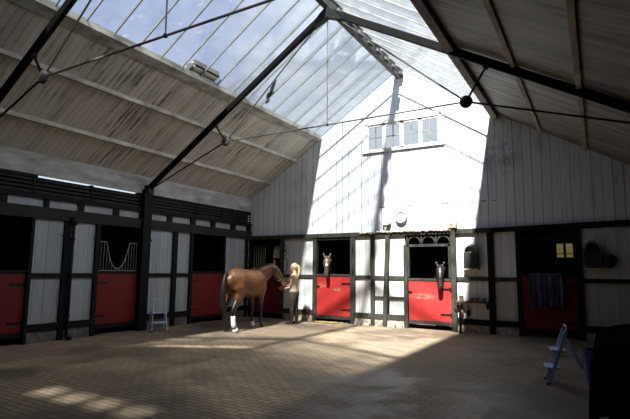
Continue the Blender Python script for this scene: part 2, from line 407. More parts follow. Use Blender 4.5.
part('post', box(XL-.1, XL+.16, 8.38, 8.64, 0, 3.62), M['timber'], wl)          # post that carries the truss
for (y, z) in [(6.30,2.27),(7.08,2.25),(12.66,2.16),(8.72,2.3)]:                   # little iron hooks
    part('hook', MB().tube([(XL,y,z),(XL+.06,y,z),(XL+.09,y,z-.03),(XL+.10,y,z+.03)], .012), M['iron'], wl)

# ---- stalls behind the openings
def stall(name, x0, x1, y0, y1, zt, openside):
    s = MB(); t = .05
    if openside == 'x': s.box(x0-t, x0, y0-t, y1+t, 0, zt+t)
    else: s.box(x0-t, x1+t, y1, y1+t, 0, zt+t)
    if openside == 'x': s.box(x0, x1, y0-t, y0, 0, zt+t); s.box(x0, x1, y1, y1+t, 0, zt+t)
    else: s.box(x0-t, x0, y0, y1, 0, zt+t); s.box(x1, x1+t, y0, y1, 0, zt+t)
    s.box(x0, x1, y0, y1, zt, zt+t)
    return s
for nm, a, b, lab in [('wall_stall', 4.3, 6.0, 'dark stall inside beyond the leftmost red half door'), ('wall_stall', 6.6, 9.0, 'dark stall inside behind the curved grille'), ('wall_stall', 9.7, 12.2, 'dark stall inside behind the plain left-wall red door beside the horse'), ('wall_stall', .8, 2.3, 'dark stall inside near the south end of the left wall')]:
    tag(stall(nm, XL-3.2, XL-.12, a, b, 2.72, 'x').build(nm, M['stall']), lab, 'stall', kind='structure')
for a, b, lab in [(-10.3,-8.5,'dark stall inside behind the bay horse in the corner'), (-8.35,-5.7,'dark stall inside behind the horse with the white star'), (-5.6,-2.9,'dark stall inside behind the arched fretwork')]:
    tag(stall('wall_stall', a, b, YB+.12, YB+3.6, 2.62, 'y').build('wall_stall', M['stall']), lab, 'stall', kind='structure')
# right-hand stall, shallower, with a small window in its back wall
s = stall('wall_stall', -2.3, .1, YB+.12, YB+2.6, 2.62, 'y')
s.v = s.v[8:]; s.f = [tuple(i-8 for i in f) for f in s.f[6:]]
wy = YB+2.6; WX0, WX1, WZ0, WZ1 = -1.02, -.56, 1.98, 2.42
s.box(-2.35, WX0, wy, wy+.05, 0, 2.67); s.box(WX1, .15, wy, wy+.05, 0, 2.67); s.box(WX0, WX1, wy, wy+.05, 0, WZ0); s.box(WX0, WX1, wy, wy+.05, WZ1, 2.67)
tag(s.build('wall_stall', M['stall']), 'dark stall inside above the rug-draped door, with a small window', 'stall', kind='structure')
wf = MB(); xm = (WX0+WX1)/2
wf.box(WX0,WX0+.02,wy-.01,wy+.04,WZ0,WZ1).box(WX1-.02,WX1,wy-.01,wy+.04,WZ0,WZ1).box(WX0,WX1,wy-.01,wy+.04,WZ0,WZ0+.02).box(WX0,WX1,wy-.01,wy+.04,WZ1-.02,WZ1).box(xm-.03,xm+.03,wy-.01,wy+.04,WZ0,WZ1).box(WX0,WX1,wy,wy+.03,2.1,2.12)
w2 = wf.build('window_2', M['timber']); tag(w2, 'small yellow two-light window deep inside the right-hand stall', 'window', kind='structure')
part('pane', box(WX0+.01, WX1-.01, wy+.015, wy+.022, WZ0+.01, WZ1-.01), M['yellow_pane'], w2)

# ---- back wall, upper gable with window opening
WIN = (-5.84, -3.62, 5.13, 5.98)
def gable_wall(y0, y1, zbase, win, xa, xb):
    g = MB(); x0, x1, z0, z1 = win
    def poly(pts): g.prism(pts, y0, y1)
    def top(xs): return [(x, gable(x)-.01) for x in xs]
    poly([(xa, zbase), (x0, zbase), (x0, gable(x0)-.01), (-7.5, gable(-7.5)-.01), (xa, gable(xa)-.01)])
    poly([(x1, zbase), (xb, zbase), (xb, gable(xb)-.01), (-2.125, gable(-2.125)-.01), (x1, gable(x1)-.01)])
    poly([(x0, zbase), (x1, zbase), (x1, z0), (x0, z0)])
    poly([(x0, z1), (x1, z1), (x1, gable(x1)-.01), (-4.8, gable(-4.8)-.01), (x0, gable(x0)-.01)])
    return g
wb = gable_wall(YB, YB+.1, 2.66, WIN, XL-.1, XR+.1).build('wall_back', M['back_boards'])
tag(wb, 'tall back gable wall of whitewashed vertical boards', 'wall', kind='structure')
for a, b, mt in [(-8.80,-7.66,'back_panel'), (-6.24,-5.68,'back_panel'), (-5.62,-5.22,'back_panel'), (-5.16,-4.68,'back_panel'), (-3.24,-2.42,'back_panel'), (-2.30,-1.74,'back_panel'), (-.34,XR,'back_panel')]:
    part('upper_panel', box(a, b, YB-.01, YB+.07, 1.40, 2.62), M[mt], wb)
    mt2 = 'cream_panel' if a > -2.4 else mt
    part('lower_panel', box(a, b, YB-.01, YB+.07, .34, 1.36), M[mt2], wb)
TB = M['timber_back']; TD = M['timber']
part('wall_beam', box(XL, -2.35, YB-.09, YB+.1, 2.575, 2.695), TB, wb)
part('wall_beam', MB().hexa([(-2.35,YB-.09,2.575),(XR,YB-.09,2.63),(XR,YB+.1,2.63),(-2.35,YB+.1,2.575),(-2.35,YB-.09,2.695),(XR,YB-.09,2.79),(XR,YB+.1,2.79),(-2.35,YB+.1,2.695)]), TD, wb)
for a, b, mt, d, z1 in [(XL,-10.12,'t',.07,2.6),(-8.92,-8.79,'b',.07,2.6),(-7.68,-7.55,'b',.07,2.6),(-6.38,-6.22,'b',.07,2.6),(-5.72,-5.60,'b',.08,2.6),(-4.71,-4.60,'b',.07,2.3),(-2.44,-2.29,'t',.07,2.62),(-1.76,-1.66,'t',.06,2.62),(-.44,-.31,'t',.07,2.64)]:
    part('post', box(a, b, YB-d, YB+.08, 0, z1), TD if mt == 't' else TB, wb)
part('post', MB().hexa([(-5.34,YB-.12,0),(-5.22,YB-.12,0),(-5.22,YB-.02,0),(-5.34,YB-.02,0),(-5.23,YB-.12,2.58),(-5.11,YB-.12,2.58),(-5.11,YB-.02,2.58),(-5.23,YB-.02,2.58)]), TB, wb)
part('post', box(-3.36, -3.24, YB-.14, YB+.08, 0, 2.72), TB, wb)
part('post_cap', box(-3.41, -3.19, YB-.18, YB+.05, 2.72, 2.86), M['rubble'], wb)
for a, b in [(-8.80,-7.66),(-6.24,-4.70),(-3.24,-1.74),(-.34,XR)]:
    dk = TD if a > -2.5 or a < -8 else TB
    part('mid_rail', box(a, b, YB-.05, YB+.07, 1.325, 1.425), TD if a > -1 else TB, wb)
    part('sill_rail', box(a, b, YB-.07, YB+.07, .20, .345), TD if a > -3.5 else TB, wb)
    part('plinth', box(a, b, YB-.05, YB+.08, 0, .2), M['rubble'], wb)
part('low_rail', box(-5.62, -4.70, YB-.05, YB+.06, .76, .84), TB, wb)
for (x0, x1, y0, z1) in [(-6.2,-6.0,.12,.09),(-5.95,-5.75,.1,.06),(-5.1,-4.95,.14,.11),(-4.93,-4.75,.1,.07),(-5.5,-5.4,.1,.05)]:
    part('loose_brick', box(x0, x1, YB-.05-y0, YB-.05, 0, z1), M['rubble'], wb, bevel=.008)
# arched fretwork above the wide red door
fr = box(-4.60, -3.38, YB-.05, YB+.06, 2.24, 2.31)
def ring_arch(mb, cx, zb, rad, th, y0, y1, n=12):
    for k in range(n):
        a0, a1 = PI*k/n, PI*(k+1)/n
        P = []
        for y in (y0, y1):
            P.append([(cx+rr*math.cos(a), y, zb+rr*math.sin(a)*1.15) for rr, a in ((rad-th, a0), (rad, a0), (rad, a1), (rad-th, a1))])
        mb.rings(P)
for cx in (-4.40, -3.99, -3.58): ring_arch(fr, cx, 2.315, .205, .035, YB-.045, YB)
for x in (-4.60, -4.195, -3.785, -3.38): fr.box(x-.02, x+.02, YB-.045, YB, 2.31, 2.585)
for x in (-4.60+.02, -3.40-.02): fr.box(x-.03, x+.03, YB-.05, YB+.05, 1.4, 2.3)
part('arched_fretwork', fr, TB, wb)
fe = MB(); rnd = random.Random(3)
for k in range(26):
    x = -6.0+k*.105; fe.ball((x, YB-.11, 2.665+rnd.uniform(-.01,.02)), .06, .05, rnd.uniform(.02,.045), 7, 5)
part('cobwebbed_dust', fe, M['rubble'], wb, smooth=True)
# header trims of the openings
part('header', box(-10.12, -8.92, YB-.04, YB+.06, 2.34, 2.40), TD, wb)
part('header', box(-7.55, -6.38, YB-.04, YB+.06, 2.50, 2.575), TB, wb)
part('header', box(-1.66, -.44, YB-.04, YB+.06, 2.36, 2.41), TD, wb)
for x in (-1.4,-1.1,-.8): part('header_stub', box(x, x+.03, YB-.03, YB+.04, 2.41, 2.58), TD, wb)

def big_window(name, y0, y1, win, label):
    x0, x1, z0, z1 = win; f = MB(); d0, d1 = y0-.03, y0+.07
    f.box(x0-.07, x1+.07, d0, d1, z1-.03, z1+.07).box(x0-.07, x0+.03, d0, d1, z0, z1).box(x1-.03, x1+.07, d0, d1, z0, z1)
    o = f.build(name, M['frame']); tag(o, label, 'window', kind='structure')
    part('window_sill', box(x0-.14, x1+.14, y0-.06, y0+.08, z0-.05, z0+.01), M['frame'], o)
    n = 4; cw = (x1-x0)/n
    for i in range(n):
        a = x0+i*cw; c = MB()
        c.box(a, a+.055, y0, y0+.05, z0, z1).box(a+cw-.055, a+cw, y0, y0+.05, z0, z1).box(a, a+cw, y0, y0+.05, z0, z0+.06).box(a, a+cw, y0, y0+.05, z1-.09, z1)
        cs = c.build('casement', M['frame'], o)
        g = box(a+cw/2-.011, a+cw/2+.011, y0+.01, y0+.04, z0, z1).box(a, a+cw, y0+.01, y0+.04, (z0+z1)/2-.02, (z0+z1)/2+.002)
        g.build('glazing_bar', M['zinc'], cs)
        box(a+.04, a+cw-.04, y0+.022, y0+.027, z0+.04, z1-.05).build('pane', M['pane'], cs)
    return o
big_window('window_1', YB, YB+.1, WIN, 'long white window of four casements high in the back gable')

# ---- right and south walls
tag(box(XR, XR+.12, YS, YB, 0, zr(XR)).build('wall_right', M['east']), 'dark boarded right-hand wall', 'wall', kind='structure')
WS = (-5.42, -3.28, 5.22, 5.80)
ws = gable_wall(YS-.1, YS, 0, WS, XL-.1, XR+.1).build('wall_south', M['south']); tag(ws, 'dark boarded gable wall behind the viewer', 'wall', kind='structure')
sf = MB(); x0, x1, z0, z1 = WS
for i in range(5):
    xx = x0+(x1-x0)*i/4; sf.box(xx-.075, xx+.075, YS-.09, YS-.02, z0, z1)
w3 = sf.build('window_3', M['frame']); part('pane', box(x0, x1, YS-.06, YS-.055, z0, z1), M['dirty_pane'], w3)
tag(w3, 'four-light window in the dark gable wall behind the viewer', 'window', kind='structure')

# ---- roof boards
def slab(xa, xb, fz, y0, y1, t): return MB().hexa([(xa,y0,fz(xa)),(xb,y0,fz(xb)),(xb,y1,fz(xb)),(xa,y1,fz(xa)),(xa,y0,fz(xa)+t),(xb,y0,fz(xb)+t),(xb,y1,fz(xb)+t),(xa,y1,fz(xa)+t)])
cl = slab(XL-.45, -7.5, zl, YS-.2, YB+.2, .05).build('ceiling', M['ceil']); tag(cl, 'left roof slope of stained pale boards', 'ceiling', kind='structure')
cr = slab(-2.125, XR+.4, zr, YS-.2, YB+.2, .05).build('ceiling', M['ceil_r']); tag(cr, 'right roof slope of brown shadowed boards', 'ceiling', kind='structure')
def purlin(x, fz, w, h, mat, parent, off=0):
    z = fz(x)-off; part('purlin', box(x-w/2, x+w/2, YS, YB, z-h, z+.02), mat, parent)
purlin(-8.40, zl, .07, .07, M['purlin'], cl); purlin(-9.43, zl, .07, .07, M['purlin'], cl)
purlin(-1.06, zr, .07, .075, M['purlin'], cr); purlin(-.10, zr, .08, .075, M['purlin'], cr)
part('edge_board', MB().hexa([(-7.62,YS,zl(-7.62)-.03),(-7.42,YS,5.74),(-7.42,YB,5.74),(-7.62,YB,zl(-7.62)-.03),(-7.62,YS,zl(-7.62)+.07),(-7.42,YS,5.86),(-7.42,YB,5.86),(-7.62,YB,zl(-7.62)+.07)]), M['edge_l'], cl)
part('edge_board', box(-2.20, -2.06, YS, YB, 5.58, 5.80), M['purlin_dark'], cr)
part('edge_batten', box(-2.25, -2.20, YS, YB, 5.70, 5.80), M['purlin'], cr)

# ---- glazed slopes
bars = [4.73+.555*k for k in range(-9, 16)]
def skylight(side, label):
    e = thing('skylight', label, 'skylight', kind='structure')
    s = -1 if side == 'l' else 1
    xe = -7.46 if side == 'l' else -2.16
    xt = -4.86 if side == 'l' else -4.74
    g = MB()
    def pane(y0, y1):
        g.hexa([(xe,y0,gl_(xe)+.05),(xt,y0,gl_(xt)+.05),(xt,y1,gl_(xt)+.05),(xe,y1,gl_(xe)+.05),(xe,y0,gl_(xe)+.056),(xt,y0,gl_(xt)+.056),(xt,y1,gl_(xt)+.056),(xe,y1,gl_(xe)+.056)])
    prev = YS-.1
    for y in bars+[YB]:
        if side == 'l' and prev < 2.35 < y: pane(prev, 2.305); pane(2.385, y); g.hexa([(xe,2.305,gl_(xe)+.05),(-6.85,2.305,gl_(-6.85)+.05),(-6.85,2.385,gl_(-6.85)+.05),(xe,2.385,gl_(xe)+.05),(xe,2.305,gl_(xe)+.056),(-6.85,2.305,gl_(-6.85)+.056),(-6.85,2.385,gl_(-6.85)+.056),(xe,2.385,gl_(xe)+.056)])      # a slipped pane leaves a narrow gap
        else: pane(prev+.002, y-.002)
        prev = y
    g.build('glass', M['roof_glass'], e)
    for y in bars:
        if y > YB-.02 or y < YS: continue
        MB().bar((xe,y,gl_(xe)+.02),(xt,y,gl_(xt)+.02), .024, .035).build('glazing_bar', M['bar'], e)
    return e
skylight('l', 'left glazed roof slope of long dusty panes with the blue sky beyond')
skylight('r', 'right glazed roof slope of long dusty panes, whitened by sun')
rb = box(-4.87, -4.73, YS, YB, 7.26, 7.50).build('ridge_beam', M['ridge']); tag(rb, 'dark ridge beam running to the peak of the back wall', 'beam', kind='structure')
y = 8.9
while y < YB-.2:
    part('rafter_end', MB().hexa([(-4.73,y,7.32),(-4.64,y,7.29),(-4.64,y+.26,7.29),(-4.73,y+.26,7.32),(-4.73,y,7.42),(-4.64,y,7.37),(-4.64,y+.26,7.37),(-4.73,y+.26,7.42)]), M['ridge'], rb); y += .555
part('ridge_cap', MB().prism([(-4.90,7.47),(-4.8,7.55),(-4.70,7.47),(-4.70,7.51),(-4.8,7.59),(-4.90,7.51)], YS-.1, YB+.1), M['ridge'], rb)

# ------------------------------------------------------------------ roof trusses
def truss(y, label):
    t = thing('roof_truss', label, 'truss', (0, y, 0), group='iron-tied roof trusses')
    ap = (-4.75, 0, 7.14); lf = (-10.14, 0, 3.66); rf = (1.28, 0, 3.66)
    nl, nr, md = (-7.52,0,4.60), (-1.88,0,4.60), (-4.74,0,4.60)
    MB().bar(lf, ap, .08, .14, (0,0,1)).build('rafter', M['rafter'], t, bevel=.01)
    MB().bar(ap, rf, .08, .15, (0,0,1)).build('rafter', M['rafter'], t, bevel=.01)
    MB().prism([(-5.1,6.82),(-4.95,7.08),(-4.75,7.24),(-4.55,7.08),(-4.4,6.84),(-4.6,6.92),(-4.75,6.98),(-4.9,6.92)], -.07, .07).build('apex_plate', M['iron'], t)
    for nd, st in ((nl, (-7.86,0,5.04)), (nr, (-1.52,0,5.18))):
        MB().lathe([(.001,-.045),(.07,-.045),(.115,-.02),(.115,.02),(.07,.045),(.001,.045)], nd, 'Y', 20).build('tie_boss', M['iron'] if nd is nr else M['rod'], t, smooth=True)
        MB().tube([nd, st], .022).lathe([(.045,-.04),(.045,.04)], st, 'Y', 10).build('strut', M['iron'], t)
        MB().tube([nd, (-4.75+(-.12 if nd is nl else .12), 0, 7.0)], .016).build('tie_rod', M['rod'] if nd is nl else M['iron'], t)
        MB().tube([nd, (-10.1,0,3.62) if nd is nl else (1.25,0,3.62)], .018).build('tie_rod', M['iron'], t)
    MB().tube([nl, md, nr], .017).build('tie_beam_rod', M['rod'], t)
    MB().tube([md, (-4.75,0,6.98)], .011).build('hanger_rod', M['rod'], t)
    MB().lathe([(.001,-.03),(.03,-.02),(.03,.02),(.001,.03)], md, 'Z', 10).build('hanger_nut', M['iron'], t)
    MB().box(-10.24,-10.03,-.09,.09,3.52,3.74).build('foot_shoe', M['iron'], t)
    return t
truss(8.54, 'dark truss crossing mid-roof, its left foot on the tall wall post')
truss(4.13, 'nearer dark truss cutting the top left corner of the view')

# vent flap and scrap of felt on the glazing
v = thing('roof_vent', 'open white vent flap with dark end on the left glazed slope', 'vent', (-7.4, 7.58, 5.84))
MB().hexa([(-.10,-.38,.00),(.10,-.38,.09),(.10,.38,.09),(-.10,.38,.00),(-.12,-.38,.10),(.06,-.38,.22),(.06,.38,.22),(-.12,.38,.10)]).build('flap', M['frame'], v)
MB().hexa([(.08,-.38,.10),(.14,-.38,.12),(.14,.38,.12),(.08,.38,.10),(.04,-.38,.22),(.12,-.38,.24),(.12,.38,.24),(.04,.38,.22)]).box(-.10,.08,-.42,-.38,.02,.16).build('hood', M['iron'], v)
def onglass(x, y, dz=.0): return (x, y, gl_(x)+.056+dz)
sc = [(-7.36,9.86),(-7.26,9.90),(-7.16,9.78),(-7.02,9.72),(-6.88,9.60),(-6.72,9.46),(-6.84,9.46),(-6.95,9.52),(-7.05,9.62),(-7.12,9.60),(-7.22,9.72)]
tag(MB().rings([[onglass(a,b) for a,b in sc],[onglass(a,b,.02) for a,b in sc]]).build('felt_scrap', M['iron']), 'ragged dark scrap of felt lying on the left roof glass', 'debris')

# ------------------------------------------------------------------ half doors (hinged things in the openings)
def half_door(n, w, h, base, loc, rz, mat, label, hinge_side=1, frame='dark', red_top=True, hinges=True):
    """door leaf in local x (width), facing local -y, hung in an opening of the wall"""
    d = box(-w/2, w/2, -.03, .03, base, h).build('door_%d' % n, mat); d.location = loc; d.rotation_euler = (0,0,rz)
    tag(d, label, 'door', kind='structure')
    fm = TB if frame == 'worn' else TD
    part('top_rail', box(-w/2-.01, w/2+.01, -.05, .045, h-.005, h+.06), fm, d, bevel=.006)
    part('kick_board', box(-w/2, w/2, -.05, -.028, base-.01, base+.09), fm, d)
    if hinges:
        for z in (base+.28, h-.22):
            s = hinge_side
            part('hinge', MB().box(min(s*w/2, s*(w/2-.30)), max(s*w/2, s*(w/2-.30)), -.045, -.029, z-.022, z+.022).lathe([(.02,z-.05),(.02,z+.05)], (s*(w/2-.01), -.045, 0), 'Z', 8), M['iron'], d)
    part('latch', MB().box(-hinge_side*w/2-.02, -hinge_side*w/2+.10, -.055, -.03, h-.33, h-.29).ball((-hinge_side*(w/2-.07), -.065, h-.31), .018, n=8, m=6), M['iron'], d)
    return d
RL = -PI/2     # left wall doors face +X:  local -y -> +x
half_door(1, 1.14, 1.44, .16, (XL-.02, 5.02, 0), PI/2, M['red_shaded'], 'red half door, shade painted in, at the far left edge of the view')
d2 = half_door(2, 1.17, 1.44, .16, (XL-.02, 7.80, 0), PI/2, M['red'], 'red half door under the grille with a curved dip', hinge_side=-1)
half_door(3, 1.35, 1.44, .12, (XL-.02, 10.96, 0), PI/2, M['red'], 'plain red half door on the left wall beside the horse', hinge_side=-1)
half_door(8, .98, 1.44, .12, (XL-.02, 1.5, 0), PI/2, M['red_shaded'], 'red half door near the south end of the left wall, out of view')
half_door(4, 1.18, 1.36, .10, (-9.51, YB+.0, 0), 0, M['red_shaded'], 'shadowed red half door in the corner behind the bay horse')
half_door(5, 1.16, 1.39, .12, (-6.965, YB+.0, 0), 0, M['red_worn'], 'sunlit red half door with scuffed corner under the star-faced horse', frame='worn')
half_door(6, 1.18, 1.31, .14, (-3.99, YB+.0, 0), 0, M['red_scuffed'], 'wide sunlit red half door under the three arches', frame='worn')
half_door(7, 1.21, 1.46, .12, (-1.05, YB+.0, 0), 0, M['red_shaded'], 'red half door with painted-in shade and a rug over it')
# grille of door 2: upright bars, each side tall, top line dipping in a U
gr = MB(); W2 = 1.10
def gtop(x):
    a = abs(x)
    return 2.20 if a > .33 else 1.56 + .64*max(0, (a/.33))**2.4
for k in range(15):
    x = -W2/2+W2*k/14
    if 0: pass
    gr.tube([(x,0,1.49),(x,0,gtop(x))], .006, 6)
gr.tube([(x_, 0, gtop(x_)) for x_ in [-W2/2+W2*i/44 for i in range(45)]], .010, 6)
gr.tube([(-W2/2,0,1.505),(W2/2,0,1.505)], .010, 6)
part('grille', gr, M['zinc'], d2)
# grille bars seen in the corner stall
g4 = MB()
for k in range(6): g4.tube([(-10.08+k*.09, YB+.08, 1.4),(-10.08+k*.09, YB+.08, 2.34)], .012, 6)
tag(g4.build('stall_grille', M['zinc']), 'upright iron bars in the corner stall opening behind the bay horse', 'grille')
tag(MB().hexa([(-9.30,YB+.09,1.95),(-9.0,YB+.09,1.95),(-9.0,YB+.12,1.95),(-9.30,YB+.12,1.95),(-9.28,YB+.09,2.34),(-9.02,YB+.09,2.34),(-9.02,YB+.12,2.34),(-9.28,YB+.12,2.34)]).build('hanging_cloth', M['pale']), 'pale cloth hanging in the corner stall opening above the bay horse', 'cloth')

# ------------------------------------------------------------------ horses
def make_horse(name, label, loc, rz, coat, neck, head, mane_mat, tailswing=0, legs=True, halter=None, wraps=False, scale=1.0):
    root = thing(name, label, 'horse', loc, rz); root.scale = (scale,)*3
    b = MB()
    b.loft([((0,-.97,1.33),.03,.05),((0,-.93,1.30),.12,.14),((0,-.82,1.27),.22,.25),((0,-.62,1.265),.285,.31),((0,-.38,1.235),.295,.325),((0,-.1,1.18),.315,.355),((0,.15,1.16),.315,.37),((0,.38,1.19),.285,.39),((0,.56,1.21),.235,.33),((0,.70,1.21),.18,.25),((0,.80,1.22),.08,.13)], 20, (1,0,0))
    b.loft(neck, 16, (1,0,0) if abs(neck[-1][0][0]) < .25 else None)
    b.loft(head, 14)
    P = Vector(head[0][0]); Q = Vector(head[-1][0]); ax = (Q-P).normalized()
    nk = (Vector(neck[-1][0]) - Vector(neck[-3][0])).normalized()
    side = ax.cross(nk)
    if side.length < .2: side = Vector((1,0,0))
    side.normalize(); frontv = side.cross(ax).normalized()
    if frontv.dot(nk) < 0: frontv = -frontv
    for s in (-1, 1):                                                          # ears
        e0 = P + side*s*.062 + frontv*.05 - ax*.02; e1 = e0 - ax*.085 + frontv*.03 + side*s*.045; e2 = e1 - ax*.055 + side*s*.012 + frontv*.01
        b.loft([(e0,.035,.03),(e1,.034,.022),(e2,.006,.006)], 8)
    for s in (-1, 1):                                                          # legs
        b.loft([((.10*s,-.66,1.30),.16,.20),((.155*s,-.63,1.08),.135,.23),((.16*s,-.60,.90),.105,.175),((.15*s,-.70,.72),.075,.11),((.14*s,-.83,.55),.052,.075),((.135*s,-.86,.48),.045,.062),((.135*s,-.83,.36),.036,.044),((.135*s,-.81,.22),.036,.042),((.135*s,-.79,.155),.045,.05),((.135*s,-.745,.09),.04,.045),((.135*s,-.725,.055),.055,.062),((.135*s,-.71,.0),.066,.075)], 12, (1,0,0))
        b.loft([((.12*s,.50,1.28),.10,.20),((.15*s,.50,1.05),.105,.17),((.155*s,.44,.88),.085,.12),((.145*s,.45,.70),.062,.078),((.14*s,.47,.55),.048,.055),((.14*s,.475,.49),.05,.056),((.14*s,.47,.42),.038,.042),((.14*s,.465,.24),.034,.040),((.14*s,.47,.165),.044,.048),((.14*s,.51,.095),.038,.042),((.14*s,.525,.055),.054,.06),((.14*s,.535,.0),.066,.074)], 12, (1,0,0))
    o = b.build('body', coat, root, smooth=True)
    rm = o.modifiers.new('remesh', 'REMESH'); rm.mode = 'VOXEL'; rm.voxel_size = .017; rm.use_smooth_shade = True
    sm = o.modifiers.new('smooth', 'SMOOTH'); sm.factor = .5; sm.iterations = 5
    # tail
    sw = tailswing
    MB().loft([((0,-.93,1.44),.03,.035),((sw*.1,-1.02,1.40),.045,.045),((sw*.3,-1.07,1.2),.06,.06),((sw*.6,-1.07,.9),.075,.08),((sw*.9,-1.05,.62),.07,.075),((sw,-1.03,.45),.03,.03)], 12).build('tail', M['hair'] if mane_mat is M['hair'] else mane_mat, root, smooth=True)
    # mane along the crest
    mm = MB(); n = len(neck)
    crest = []
    for i, q in enumerate(neck):
        p = Vector(q[0]); t = (Vector(neck[min(i+1,n-1)][0])-Vector(neck[max(i-1,0)][0])).normalized()
        sd_ = Vector((1,0,0)) if abs(t.x) < .9 else Vector((0,1,0)); up = (sd_.cross(t)).normalized()
        if up.z < 0: up = -up
        crest.append((p+up*(q[2]-.005), sd_, up))
    mm.loft([(c_[0]-c_[1]*.02-c_[2]*.015, .028, .030) for c_ in crest[1:]], 8)
    fine = [crest[i][0].lerp(crest[i+1][0], k/6) for i in range(1, len(crest)-1) for k in range(6)]
    for a0 in fine:
        s0, u0 = -crest[2][1], crest[2][2]; mm.loft([(a0+s0*.03,.05,.03),(a0+s0*.09-u0*.07,.05,.025),(a0+s0*.11-u0*.17,.015,.01)], 8)
    fl = P + frontv*.09 - ax*.02
    mm.loft([(fl-frontv*.05-ax*.03,.03),(fl,.035,.02),(fl+ax*.09+frontv*.01,.02,.012),(fl+ax*.15,.005,.005)], 8)   # forelock
    mm.build('mane', mane_mat, root, smooth=True)
    L = (Q-P).length
    for s in (-1, 1):
        MB().ball(P + ax*L*.30 + side*s*.082 + frontv*.055, .021, n=10, m=8).build('eye', M['eye'], root, smooth=True)
        MB().ball(P + ax*L*.93 + side*s*.036 + frontv*.035, .014, n=8, m=6).build('nostril', M['eye'], root, smooth=True)
    if halter:
        h = MB()
        def hoop(c, rw, rh, th=.011):
            h.tube([c + side*rw*math.cos(a) + frontv*rh*math.sin(a) for a in [2*PI*k/20 for k in range(21)]], th, 6)
        hoop(P + ax*L*.62 - frontv*.0, .092, .112, .013); hoop(P + ax*L*.10, .11, .15, .011)
        for s in (-1, 1): h.tube([P+ax*L*.10+side*s*.11, P+ax*L*.38+side*s*.11, P+ax*L*.62+side*s*.092], .010, 6)
        h.tube([P+ax*L*.62-frontv*.11, P+ax*L*.30-frontv*.13, P+ax*L*.10-frontv*.15], .010, 6)
        h.build('halter', halter, root, smooth=True)
    if wraps:
        for s, y, z in ((1,-.815,.29),):
            MB().loft([((.135*s,-.845,.40),.05,.056),((.135*s,-.83,.34),.056,.062),((.135*s,-.815,.22),.056,.062),((.135*s,-.795,.16),.060,.066),((.135*s,-.78,.13),.05,.056)], 14, (1,0,0)).build('leg_bandage', M['bandage'], root, smooth=True)
            MB().loft([((.135*s,-.755,.10),.052,.056),((.135*s,-.73,.06),.068,.076),((.135*s,-.72,.035),.072,.08)], 14, (1,0,0)).build('white_overreach_boot', M['bandage'], root, smooth=True)
        MB().loft([((-.14,.475,.155),.052,.056),((-.14,.50,.11),.05,.054),((-.14,.525,.05),.066,.072),((-.14,.53,.03),.07,.076)], 14, (1,0,0)).build('white_overreach_boot', M['bandage'], root, smooth=True)
    return root
bay = m_coat('bay_coat', (.15,.056,.015), (.09,.032,.010), (.010,.007,.006), .62, .92)
neck = [((0,.38,1.22),.17,.30),((0,.58,1.32),.155,.28),((.02,.78,1.41),.13,.235),((.05,.97,1.49),.11,.195),((.08,1.12,1.56),.095,.16),((.10,1.20,1.59),.075,.12)]
head = [((.10,1.12,1.62),.08,.09),((.16,1.17,1.53),.098,.13),((.22,1.22,1.42),.098,.13),((.29,1.27,1.30),.08,.10),((.345,1.31,1.18),.066,.08),((.385,1.34,1.09),.066,.072),((.40,1.35,1.04),.048,.048)]
make_horse('horse', 'bay horse with black tail, white leg bandage and green halter, held in the yard', (-8.13, 10.30, 0), math.radians(6), bay, neck, head, M['hair'], -.03, halter=M['halter'], wraps=True, scale=1.02)

starc = m_coat('chestnut_coat_with_star', (.12,.08,.055), (.085,.06,.042), (.03,.022,.02), .4, .6, star=(0,1.45,1.74,.06,(.7,.68,.64)), muzzle=(0,1.50,1.30))
neck = [((0,.40,1.25),.16,.28),((0,.60,1.40),.145,.25),((0,.78,1.56),.12,.20),((0,.96,1.70),.10,.165),((0,1.12,1.82),.09,.14),((0,1.20,1.86),.07,.11)]
head = [((0,1.20,1.93),.08,.085),((0,1.27,1.86),.112,.12),((0,1.32,1.75),.112,.12),((0,1.365,1.62),.078,.095),((0,1.40,1.49),.064,.075),((0,1.42,1.38),.064,.068),((0,1.425,1.32),.046,.045)]
hh = make_horse('horse', 'brown horse with a white star looking out over the sunlit red door', (-7.70, 14.08, 0), PI+.44, starc, neck, head, M['greyhair'])
darkc = m_coat('dark_brown_coat', (.020,.015,.014), (.014,.011,.010), (.02,.016,.016), .4, .6, muzzle=(0,1.5,1.15))
neck = [((0,.40,1.25),.16,.28),((0,.60,1.34),.145,.25),((0,.80,1.44),.12,.20),((0,.98,1.53),.10,.165),((0,1.14,1.60),.088,.14),((0,1.20,1.62),.07,.11)]
head = [((0,1.18,1.67),.085,.09),((0,1.26,1.60),.115,.125),((0,1.33,1.50),.118,.12),((0,1.39,1.38),.09,.10),((0,1.43,1.25),.075,.08),((0,1.45,1.15),.074,.072),((0,1.455,1.09),.052,.048)]
make_horse('horse', 'dark brown horse with its head lowered over the door under the arches', (-3.98, 14.20, 0), PI+.24, darkc, neck, head, M['hair'])

stallc = m_coat('brown_stall_coat', (.10,.05,.035), (.07,.035,.025), (.02,.015,.013), .4, .6)
make_horse('horse', 'brown horse deep in the dark corner stall, its forehead just above the bay', (-10.02+.62, 14.75, 0), PI+.3, stallc, neck, head, M['hair'])
